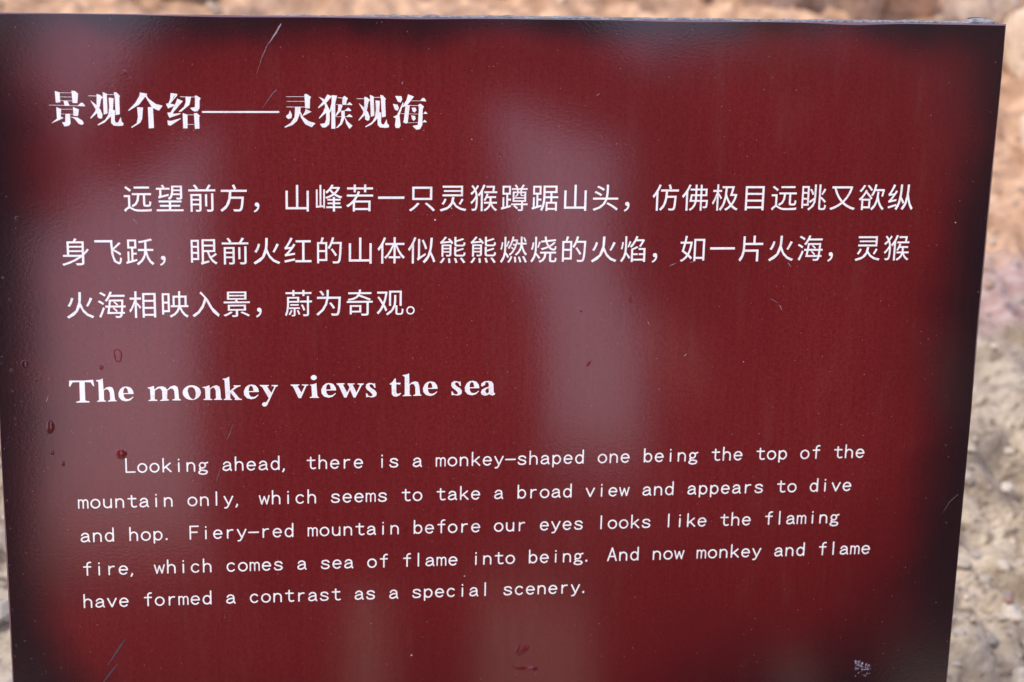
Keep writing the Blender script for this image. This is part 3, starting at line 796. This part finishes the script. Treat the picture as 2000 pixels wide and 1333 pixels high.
def ground_material():
    N = Nodes('stony_earth')
    geo = N.n('ShaderNodeNewGeometry').outputs['Position']
    s = N.n('ShaderNodeSeparateXYZ'); N.link(geo, s.inputs[0])
    y = s.outputs[1]
    n0 = N.noise(geo, 2.2, 3.0, 0.6)
    n1 = N.noise(geo, 14.0, 5.0, 0.65)
    n2 = N.noise(geo, 70.0, 4.0, 0.65)
    n3 = N.noise(N.mapped(geo, (1, 2.2, 1)), 30.0, 3.0, 0.6)
    yy = N.math('MULTIPLY_ADD', N.math('SUBTRACT', n0, 0.5), 0.35, y)
    yy = N.math('MULTIPLY_ADD', N.math('SUBTRACT', n1, 0.5), 0.25, yy)
    cream = N.mix(N.ramp(n1, 0.32, 0.68), (0.23, 0.18, 0.125), (0.50, 0.425, 0.325))
    cream = N.mix(N.ramp(n2, 0.34, 0.55, 0.75, 0.0), cream, (0.15, 0.11, 0.08))  # fine dark hollows, their shade put into the colour
    grey = N.mix(N.ramp(n3, 0.35, 0.7), (0.27, 0.225, 0.175), (0.45, 0.395, 0.32))
    cream = N.mix(N.ramp(n0, 0.46, 0.62, 0.0, 0.8), cream, grey)
    hollow_shade = N.noise(N.mapped(geo, (1, 1.6, 1), (7, 3, 0)), 34.0, 3.0, 0.6)
    cream = N.mix(N.ramp(hollow_shade, 0.54, 0.67, 0.0, 0.85), cream, (0.115, 0.085, 0.062))  # shade of small hollows painted as dark noise spots
    mauve = N.mix(N.ramp(n3, 0.35, 0.65), (0.31, 0.205, 0.185), (0.41, 0.31, 0.285))
    tan = N.mix(N.ramp(n1, 0.35, 0.68), (0.33, 0.20, 0.125), (0.58, 0.385, 0.255))
    tan = N.mix(N.ramp(n3, 0.30, 0.50, 0.6, 0.0), tan, (0.22, 0.15, 0.11))
    c = N.mix(N.ramp(yy, 0.80, 0.88), cream, mauve)
    c = N.mix(N.ramp(yy, 0.98, 1.08), c, tan)
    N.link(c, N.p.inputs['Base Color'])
    N.p.inputs['Roughness'].default_value = 0.9
    N.p.inputs['Specular IOR Level'].default_value = 0.2
    b = N.bump(n2, 0.7, 0.008)
    N.link(b, N.p.inputs['Normal'])
    return N.m
M_GROUND = ground_material()
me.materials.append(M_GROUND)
ground = bpy.data.objects.new('ground', me)
COL.objects.link(ground)
tag(ground, kind='structure')

# ---------------------------------------------------------------- loose stones
def ico(level):
    bm = bmesh.new()
    bmesh.ops.create_icosphere(bm, subdivisions=level, radius=1.0)
    v = np.array([x.co[:] for x in bm.verts]); f = np.array([[q.index for q in p.verts] for p in bm.faces])
    bm.free(); return v, f
ICO1, ICO2, ICO4 = ico(1), ico(2), ico(4)

def stone_material():
    N = Nodes('gravel_stone')
    at = N.n('ShaderNodeAttribute', attribute_name='tint')
    v = N.n('ShaderNodeNewGeometry').outputs['Position']
    n = N.noise(v, 160.0, 4.0, 0.65)
    c = N.mix(N.ramp(n, 0.3, 0.7, 0.0, 0.45), at.outputs['Color'], (0.22, 0.18, 0.14))
    N.link(c, N.p.inputs['Base Color'])
    N.p.inputs['Roughness'].default_value = 0.85
    N.link(N.bump(n, 0.5, 0.002), N.p.inputs['Normal'])
    return N.m
M_STONE = stone_material()

def gravel(name, n, sampler, size, palette, seed, base=ICO2):
    rg = np.random.default_rng(seed)
    bv, bf = base
    V, F, T = [], [], []
    k = len(bv)
    for i in range(n):
        x, y = sampler(rg)
        s = size(rg)
        sc = np.array([s * (0.8 + 0.6 * rg.random()), s * (0.8 + 0.6 * rg.random()), s * (0.45 + 0.45 * rg.random())])
        # facets: push vertices with a few random planes
        v = bv.copy()
        for _ in range(7):
            nrm = rg.normal(size=3); nrm /= np.linalg.norm(nrm)
            d = v @ nrm; lim = 0.5 + 0.35 * rg.random()
            v = v - np.outer(np.maximum(0, d - lim), nrm)
        v = v * sc
        a = rg.random() * 6.283; ca, sa = math.cos(a), math.sin(a)
        tl = rg.normal() * 0.25
        v = v @ np.array([[1, 0, 0], [0, math.cos(tl), math.sin(tl)], [0, -math.sin(tl), math.cos(tl)]])
        v = v @ np.array([[ca, sa, 0], [-sa, ca, 0], [0, 0, 1]])
        z = float(height(np.array([x]), np.array([y]))[0])
        V.append(v + np.array([x, y, z + sc[2] * 0.25])); F.append(bf + i * k)
        c = np.array(palette(x, y, rg)); c = c * (0.55 + 0.42 * rg.random())
        T.append(np.tile(np.array([*c, 1.0]), (k, 1)))
    V = np.concatenate(V); F = np.concatenate(F); T = np.concatenate(T)
    me = bpy.data.meshes.new(name)
    me.from_pydata(V.tolist(), [], F.tolist())
    at = me.attributes.new('tint', 'FLOAT_COLOR', 'POINT')
    at.data.foreach_set('color', T.astype(np.float32).ravel())
    me.materials.append(M_STONE)
    o = bpy.data.objects.new(name, me); COL.objects.link(o)
    tag(o, kind='stuff')
    return o
def pal(x, y, rg):
    r = rg.random()
    yy = y + rg.normal() * 0.08
    if yy > 1.0: return [(0.60, 0.42, 0.30), (0.52, 0.34, 0.23), (0.40, 0.26, 0.19), (0.62, 0.50, 0.38)][int(r * 4)]
    if yy > 0.82: return [(0.42, 0.30, 0.27), (0.36, 0.25, 0.23), (0.45, 0.36, 0.32)][int(r * 3)]
    return [(0.60, 0.53, 0.43), (0.52, 0.45, 0.36), (0.45, 0.38, 0.30), (0.58, 0.48, 0.36), (0.40, 0.36, 0.32), (0.62, 0.57, 0.49), (0.38, 0.20, 0.16)][int(r * 6.25)]
gravel('gravel', 3000, lambda g: (0.35 + 1.35 * g.random(), -0.25 + 1.7 * g.random() ** 1.6), lambda g: 0.003 + 0.009 * g.random() ** 4, pal, 5, ICO1)
gravel('gravel', 900, lambda g: (-0.95 + 0.7 * g.random(), -0.2 + 1.6 * g.random()), lambda g: 0.004 + 0.012 * g.random() ** 3, pal, 6, ICO1)
gravel('gravel', 320, lambda g: (-1.2 + 3.0 * g.random(), 1.2 + 1.9 * g.random()), lambda g: 0.008 + 0.02 * g.random() ** 2, pal, 8, ICO2)

def rock(name, x, y, sx, sy, sz, color, color2, seed, rot=0.0, sink=0.25, label=None, cat='rock', group=None, rough=0.06):
    rg = np.random.default_rng(seed)
    v, f = ICO4[0].copy(), ICO4[1]
    for _ in range(11):
        nrm = rg.normal(size=3); nrm /= np.linalg.norm(nrm)
        d = v @ nrm; lim = 0.55 + 0.3 * rg.random()
        v = v - np.outer(np.maximum(0, d - lim) * 0.92, nrm)
    d = fbm(v[:, 0] * 3 + v[:, 2] * 2.1 + seed, v[:, 1] * 3 - v[:, 2] * 1.7, seed, 4, 0.6)
    v = v * (1 + rough * 4 * d)[:, None]
    v = v * np.array([sx, sy, sz])
    ca, sa = math.cos(rot), math.sin(rot)
    v = v @ np.array([[ca, sa, 0], [-sa, ca, 0], [0, 0, 1]])
    z = float(height(np.array([x]), np.array([y]))[0])
    N = Nodes(name + '_stone')
    gp = N.obj()
    a = N.noise(gp, 9.0, 5.0, 0.65); b = N.noise(gp, 55.0, 4.0, 0.65)
    c = N.mix(N.ramp(a, 0.35, 0.65), color, color2)
    c = N.mix(N.ramp(b, 0.36, 0.55, 0.5, 0.0), c, tuple(q * 0.45 for q in color))
    N.link(c, N.p.inputs['Base Color']); N.p.inputs['Roughness'].default_value = 0.9
    N.link(N.bump(b, 0.8, 0.006), N.p.inputs['Normal'])
    o = mesh_obj(name, v.tolist(), f.tolist(), N.m, None, True, (x, y, z + sz * (1 - 2 * sink)))
    tag(o, label, cat, group)
    return o
# rocks lying on the bank behind the sign, left to right along its top edge
PEACH, PEACH2 = (0.58, 0.41, 0.30), (0.70, 0.56, 0.43)
BROWN, BROWN2 = (0.34, 0.25, 0.19), (0.48, 0.38, 0.30)
for x, y, sx, sy, sz, a, b, sd, rt, lab in (
    (-0.66, 2.16, 0.10, 0.09, 0.07, PEACH, PEACH2, 1, 0.3, 'peach rock showing behind the left end of the top edge of the sign'),
    (-0.50, 2.24, 0.10, 0.08, 0.06, (0.62, 0.47, 0.33), (0.66, 0.56, 0.43), 2, 1.1, 'sandy rock with a cream vein, second rock from the left behind the sign'),
    (-0.335, 2.12, 0.075, 0.08, 0.07, BROWN, BROWN2, 3, 0.2, 'grey brown rock behind the sign, left of the yellowish one'),
    (-0.215, 2.20, 0.06, 0.07, 0.07, (0.26, 0.195, 0.15), (0.42, 0.34, 0.27), 4, 0.8, 'darkest brown rock touching the yellowish rock behind the sign'),
    (-0.06, 2.15, 0.075, 0.08, 0.075, (0.42, 0.38, 0.26), (0.58, 0.54, 0.40), 5, 0.4, 'yellowish grey green rock behind the top edge of the sign'),
    (0.085, 2.22, 0.085, 0.08, 0.06, (0.50, 0.38, 0.27), PEACH2, 6, 0.0, 'pale tan rock just right of the yellowish rock behind the sign'),
    (0.25, 2.14, 0.08, 0.08, 0.07, PEACH, PEACH2, 7, 1.4, 'peach rock behind the middle of the top edge of the sign'),
    (0.40, 2.18, 0.075, 0.075, 0.07, (0.56, 0.36, 0.25), (0.66, 0.45, 0.33), 8, 0.5, 'deep peach rock left of the brown cleft behind the sign'),
    (0.53, 2.10, 0.06, 0.07, 0.075, (0.44, 0.31, 0.22), (0.60, 0.46, 0.34), 9, 0.9, 'streaked tan rock between the peach rock and the whitish rock'),
    (0.66, 2.12, 0.065, 0.07, 0.075, (0.50, 0.47, 0.44), (0.68, 0.62, 0.55), 10, 0.1, 'whitish rock with rusty spots behind the sign'),
    (0.80, 2.05, 0.085, 0.08, 0.08, (0.34, 0.235, 0.19), (0.48, 0.36, 0.28), 11, 0.7, 'mauve brown rock behind the right half of the sign'),
    (0.965, 1.98, 0.055, 0.07, 0.08, (0.22, 0.135, 0.10), (0.40, 0.28, 0.21), 12, 0.2, 'small dark reddish brown rock behind the sign near its right corner'),
    (1.055, 2.00, 0.06, 0.07, 0.07, (0.58, 0.37, 0.26), (0.66, 0.46, 0.33), 13, 0.3, 'small peach rock beside the dark reddish one'),
    (1.18, 1.93, 0.085, 0.08, 0.07, (0.32, 0.235, 0.185), (0.54, 0.42, 0.32), 14, 0.9, 'brown and beige rock with a dark slanting crack near the right corner'),
    (1.33, 1.72, 0.13, 0.15, 0.10, (0.55, 0.41, 0.29), (0.66, 0.52, 0.39), 15, 0.5, 'large beige boulder right of the upper right corner of the sign'),
    (1.215, 1.37, 0.12, 0.11, 0.09, (0.60, 0.42, 0.28), (0.68, 0.55, 0.42), 16, 0.2, 'orange tan boulder beside the right edge of the sign'),
    (1.13, 1.14, 0.10, 0.07, 0.05, (0.45, 0.32, 0.24), (0.55, 0.43, 0.34), 17, 0.4, 'flat brownish rock below the orange tan boulder')):
    rock('rock', x, y - (0.09 if y > 1.8 else 0.0), sx * 1.15, sy, sz * 1.25, a, b, sd, rt, 0.25, lab)
for x, y, s, c, c2, sd, lab in (
    (0.785, 0.345, 0.016, (0.48, 0.42, 0.34), (0.60, 0.54, 0.45), 31, 'pale rounded stone with a dark hollow at its left, beside the lower right edge'),
    (0.845, 0.300, 0.012, (0.40, 0.21, 0.17), (0.48, 0.28, 0.22), 32, 'small dull red stone on the gravel beside the sign'),
    (0.690, 0.165, 0.014, (0.46, 0.40, 0.32), (0.56, 0.50, 0.41), 33, 'pale stone by the sign nearest the bottom of the picture'),
    (0.780, 0.235, 0.014, (0.45, 0.38, 0.30), (0.56, 0.49, 0.40), 34, 'cream stone just below the dull red stone'),
    (0.700, 0.250, 0.017, (0.47, 0.41, 0.33), (0.58, 0.52, 0.43), 35, 'cream stone tucked against the lower right edge of the sign')):
    rock('stone', x, y, s * 1.2, s, s * 0.8, c, c2, sd, 0.5, 0.30, lab, 'stone', None, 0.03)

# rocks added out of view behind the photographer to darken the board's reflection
rock('boulder', -0.48, -3.9, 0.60, 0.35, 0.31, (0.055, 0.045, 0.04), (0.09, 0.075, 0.065), 41, 0.2, 0.12, 'low dark boulder added behind the photographer to darken the reflection', 'boulder')
rock('boulder', -1.40, -4.3, 0.50, 0.45, 0.75, (0.055, 0.045, 0.04), (0.09, 0.07, 0.06), 42, 0.9, 0.12, 'tall dark boulder added behind the photographer to darken the reflection', 'boulder')
rock('boulder', 1.75, -13.0, 1.5, 0.8, 0.62, (0.05, 0.045, 0.04), (0.08, 0.07, 0.06), 43, 0.1, 0.10, 'long dark rock outcrop added far behind the two people to darken the reflection', 'boulder')
rock('added_rock_wall', 2.55, -4.9, 1.62, 0.6, 1.75, (0.05, 0.042, 0.038), (0.08, 0.065, 0.06), 44, 0.0, 0.12, 'tall dark rock wall added behind the person in the black coat to darken the reflection', 'rock wall', None, 0.02)

def bag(name, loc, size, rotz, label):
    """soft sided bag with a flap and a strap loop"""
    root = empty(name, loc); root.rotation_euler = (0, 0, rotz)
    tag(root, label, 'bag')
    v, f = ICO4[0].copy(), ICO4[1]
    q = np.sign(v) * np.abs(v) ** 0.55 * np.array([1.0, 1.0, 1.0])
    q = q * np.array(size) / 2 * (1 + 0.03 * fbm(v[:, 0] * 5, v[:, 2] * 5, 9, 3))[:, None]
    q[:, 2] += size[2] / 2
    mt = simple('black_nylon', (0.014, 0.014, 0.016), 0.8, 0.2, nscale=60, amp=0.4)
    mesh_obj('pouch', q.tolist(), f.tolist(), mt, root, True)
    w, d, h = size
    fv, ff = box_verts(-w * 0.46, w * 0.46, d * 0.30, d * 0.56, h * 0.55, h * 0.99)
    mesh_obj('flap', fv, ff, mt, root)
    pts = [(math.cos(t) * w * 0.22, 0, h + math.sin(t) * h * 0.16 - 0.01) for t in np.linspace(0, math.pi, 11)]
    sv, sf = [], []
    for i, (x, y, z) in enumerate(pts):
        sv += [(x, -0.012, z), (x, 0.012, z), (x * 0.85, 0.012, z - 0.006), (x * 0.85, -0.012, z - 0.006)]
    for i in range(10):
        for k in range(4):
            a = 4 * i + k; b2 = 4 * i + (k + 1) % 4
            sf.append((a, b2, b2 + 4, a + 4))
    mesh_obj('strap', sv, sf, mt, root)
bag('backpack', (0.56, -1.98, 0.0), (0.34, 0.20, 0.50), 0.1, 'black backpack added on the ground between the two people to darken the reflection')  # unseen bag, added to break up the board's reflection


# ---------------------------------------------------------------- people reading and photographing the sign, the third one added
M_SKIN = simple('skin', (0.42, 0.25, 0.18), 0.5, 0.3)
M_COAT = simple('dark_wool', (0.018, 0.018, 0.024), 0.95, 0.1, nscale=200, amp=0.3)
M_COAT2 = simple('black_cloth', (0.012, 0.012, 0.014), 0.95, 0.1, nscale=200, amp=0.3)
M_TROUSER = simple('black_denim', (0.012, 0.012, 0.016), 0.9, 0.15)
M_SHOE = simple('black_leather', (0.015, 0.013, 0.012), 0.4)
M_HAIR = simple('black_hair', (0.012, 0.010, 0.009), 0.5)
M_EYE = simple('eye_dark', (0.03, 0.02, 0.015), 0.2)
M_CAMERA = simple('black_camera_body', (0.015, 0.015, 0.016), 0.5)

def skinned(name, chains, mat, parent, level=2):
    """chains of (point, (rx, ry)); identical points are welded into joints"""
    pts, rad, edges, idx = [], [], [], {}
    def vid(p, r):
        k = tuple(round(c, 4) for c in p)
        if k not in idx:
            idx[k] = len(pts); pts.append(p); rad.append(r)
        return idx[k]
    for ch in chains:
        ids = [vid(p, r) for p, r in ch]
        edges += [(a, b) for a, b in zip(ids, ids[1:])]
    me = bpy.data.meshes.new(name)
    me.from_pydata(pts, edges, [])
    o = bpy.data.objects.new(name, me); COL.objects.link(o)
    o.parent = parent
    o.modifiers.new('skin', 'SKIN')
    sv = me.skin_vertices[0].data
    for i, r in enumerate(rad):
        sv[i].radius = r if isinstance(r, tuple) else (r, r)
        sv[i].use_root = (i == 0)
    sub = o.modifiers.new('smooth', 'SUBSURF'); sub.levels = level; sub.render_levels = level
    me.materials.append(mat)
    return o

def lerp(a, b, t): return tuple(x + (y - x) * t for x, y in zip(a, b))
def make_person(loc, turn, label, elbows, wrists, head, coat_mat, hem=0.26, long_coat=True, leg_mat=None, leg_w=1.0, size=1.0):
    root = empty('person', loc); root.rotation_euler = (0, 0, turn); root.scale = (size, size, size)
    tag(root, label, 'person')
    P = (0, 0, 0.93)
    chest = (0, 0.01, 1.27); neckb = (0, 0.01, 1.43)
    hx, hy, hz = head
    nk = lerp(neckb, head, 0.45)
    body = [[(P, (0.13, 0.10)), ((0, 0, 1.08), (0.12, 0.095)), (chest, (0.15, 0.105)), (neckb, (0.07, 0.06)), (nk, (0.052, 0.055)),
             ((hx, hy, hz - 0.04), (0.066, 0.078)), ((hx, hy - 0.01, hz + 0.02), (0.078, 0.092)), ((hx, hy - 0.01, hz + 0.08), (0.062, 0.075))],
            [((hx, hy - 0.01, hz + 0.02), (0.078, 0.092)), ((hx, hy + 0.085, hz + 0.0), (0.014, 0.016))]]
    for s, el, wr in ((-1, elbows[0], wrists[0]), (1, elbows[1], wrists[1])):
        sh = (0.17 * s, 0.0, 1.37)
        d = Vector(wr) - Vector(el); d.normalize()
        w = Vector(wr)
        palm = w + d * 0.05
        body.append([(chest, (0.15, 0.105)), (sh, 0.055), (lerp(sh, el, 0.5), 0.046), (tuple(el), 0.038), (tuple(w), (0.026, 0.022)), (tuple(palm), (0.036, 0.017))])
        side = d.cross(Vector((0, 1, 0)) if abs(d.y) < 0.8 else Vector((0, 0, 1))).normalized()
        up = side.cross(d).normalized()
        for k, ln in enumerate((0.070, 0.080, 0.074, 0.058)):
            b = palm + side * (0.027 - 0.018 * k) + d * 0.025
            m1 = b + d * ln * 0.5 + up * 0.006
            m2 = m1 + d * ln * 0.3 - up * 0.012
            m3 = m2 + d * ln * 0.2 - up * 0.016
            body.append([(tuple(palm), (0.036, 0.017)), (tuple(b), 0.0095), (tuple(m1), 0.0088), (tuple(m2), 0.0082), (tuple(m3), 0.007)])
        t0 = w + d * 0.02 + side * 0.030
        body.append([(tuple(w), (0.026, 0.022)), (tuple(t0), 0.011), (tuple(t0 + d * 0.03 + side * 0.016), 0.0098), (tuple(t0 + d * 0.055 + side * 0.014 - up * 0.01), 0.008)])
    for s in (-1, 1):
        body.append([(P, (0.13, 0.10)), ((0.09 * s, 0, 0.84), 0.082), ((0.105 * s, 0.015, 0.48), 0.055), ((0.11 * s, -0.01, 0.10), 0.036), ((0.115 * s, 0.11, 0.045), (0.036, 0.025))])
    skinned('body', body, M_SKIN, root)
    # long coat with sleeves
    coat = [[((0, 0.0, hem), (0.275, 0.165)), ((0, 0, 0.66), (0.305, 0.165)), ((0, 0, 0.98), (0.295, 0.15)), ((0, 0, 1.20), (0.265, 0.14)), ((0, 0, 1.34), (0.20, 0.12)), ((0, 0.005, 1.45), (0.085, 0.08))]]
    if not long_coat:
        coat = [[((0, 0, 0.92), (0.19, 0.14)), ((0, 0, 1.08), (0.185, 0.14)), ((0, 0, 1.20), (0.18, 0.13)), ((0, 0, 1.34), (0.20, 0.12)), ((0, 0.005, 1.45), (0.085, 0.08))]]
    for s, el, wr in ((-1, elbows[0], wrists[0]), (1, elbows[1], wrists[1])):
        sh = (0.185 * s, 0.0, 1.365)
        coat.append([((0, 0, 1.34), (0.20, 0.12)), (sh, 0.085), (lerp(sh, el, 0.5), 0.078), (tuple(el), 0.068), (lerp(el, wr, 0.9), 0.045)])
    skinned('coat', coat, coat_mat, root)
    for s in (-1, 1):
        skinned('trouser_leg', [[((0.09 * s, 0, 0.80), 0.10), ((0.105 * s, 0.015, 0.48), 0.082 * leg_w), ((0.112 * s, -0.005, 0.07), 0.068 * leg_w)]], leg_mat or M_TROUSER, root)
        skinned('shoe', [[((0.115 * s, -0.05, 0.045), (0.045, 0.04)), ((0.118 * s, 0.06, 0.035), (0.048, 0.034)), ((0.12 * s, 0.17, 0.028), (0.040, 0.024))]], M_SHOE, root)
        e = ICO2[0] * 0.011 + np.array([hx + 0.030 * s, hy + 0.071, hz + 0.022])
        mesh_obj('eye', e.tolist(), ICO2[1].tolist(), M_EYE, root, True)
        e = ICO2[0] * np.array([0.010, 0.02, 0.032]) + np.array([hx + 0.080 * s, hy - 0.01, hz + 0.005])
        mesh_obj('ear', e.tolist(), ICO2[1].tolist(), M_SKIN, root, True)
    e = ICO2[0] * np.array([0.024, 0.008, 0.006]) + np.array([hx, hy + 0.078, hz - 0.042])
    mesh_obj('mouth', e.tolist(), ICO2[1].tolist(), simple('lips', (0.30, 0.12, 0.10), 0.5), root, True)
    v = ICO4[0].copy(); v[:, 1] = np.where(v[:, 1] > 0.35, 0.35 + (v[:, 1] - 0.35) * 0.3, v[:, 1])
    low = v[:, 2] < -0.2
    v[:, 2] = np.where(low & (v[:, 1] > -0.1), -0.2, v[:, 2])
    d = fbm(v[:, 0] * 12, v[:, 1] * 4 + v[:, 2] * 2, 5, 3)
    v = v * (1 + 0.06 * d)[:, None] * np.array([0.098, 0.112, 0.105]) + np.array([hx, hy - 0.025, hz + 0.055])
    mesh_obj('hair', v.tolist(), ICO4[1].tolist(), M_HAIR, root, True)
    return root

make_person((-0.035, -1.66, 0.0), 0.0, 'person in a long dark coat with raised elbows photographing the board',
            ((-0.42, 0.05, 1.13), (0.50, 0.04, 1.20)), ((-0.22, 0.28, 1.40), (0.26, 0.16, 1.44)), (-0.02, 0.02, 1.60), M_COAT, 0.42)
make_person((0.765, -1.95, 0.0), 0.0, 'person in a long black coat with arms hanging, standing beside the photographer',
            ((-0.27, -0.02, 1.05), (0.27, -0.02, 1.08)), ((-0.24, 0.12, 0.86), (0.28, 0.06, 0.84)), (0.0, 0.03, 1.56), M_COAT2)
make_person((-0.86, -1.95, 0.0), 0.0, 'added person in a long dark coat left of the photographer with one forearm raised',
            ((-0.27, -0.02, 1.08), (0.30, 0.08, 1.10)), ((-0.28, 0.06, 0.84), (0.26, 0.20, 1.34)), (0.0, 0.03, 1.56), M_COAT)  # unseen third figure, added to darken the left of the board's reflection

bag('added_shoulder_bag', (0.17, -1.62, 0.60), (0.20, 0.14, 0.36), 0.2, 'black shoulder bag added at the right hip of the photographer to darken the reflection')  # added to narrow the bright streak reflected in the board

# the camera held up by the photographer, just behind the point of view
fw = Vector((0.131796, 0.806851, -0.575866)).normalized()
pc = empty('photo_camera', tuple(Vector(CAM_LOC) - fw * 0.09))
pc.rotation_euler = cam.matrix_world.to_euler()
tag(pc, 'black camera held up in front of the photographer', 'camera')
bm = bmesh.new()
bmesh.ops.create_cube(bm, size=1.0)
for v in bm.verts: v.co = Vector((v.co.x * 0.14, v.co.y * 0.095, v.co.z * 0.05))
bmesh.ops.bevel(bm, geom=list(bm.edges), offset=0.008, segments=2, affect='EDGES')
me = bpy.data.meshes.new('camera_body'); bm.to_mesh(me); bm.free(); me.materials.append(M_CAMERA)
o = bpy.data.objects.new('camera_body', me); COL.objects.link(o); o.parent = pc
tube_between('lens_barrel', (0, 0, -0.020), (0, 0, -0.070), 0.034, M_CAMERA, pc, 24)
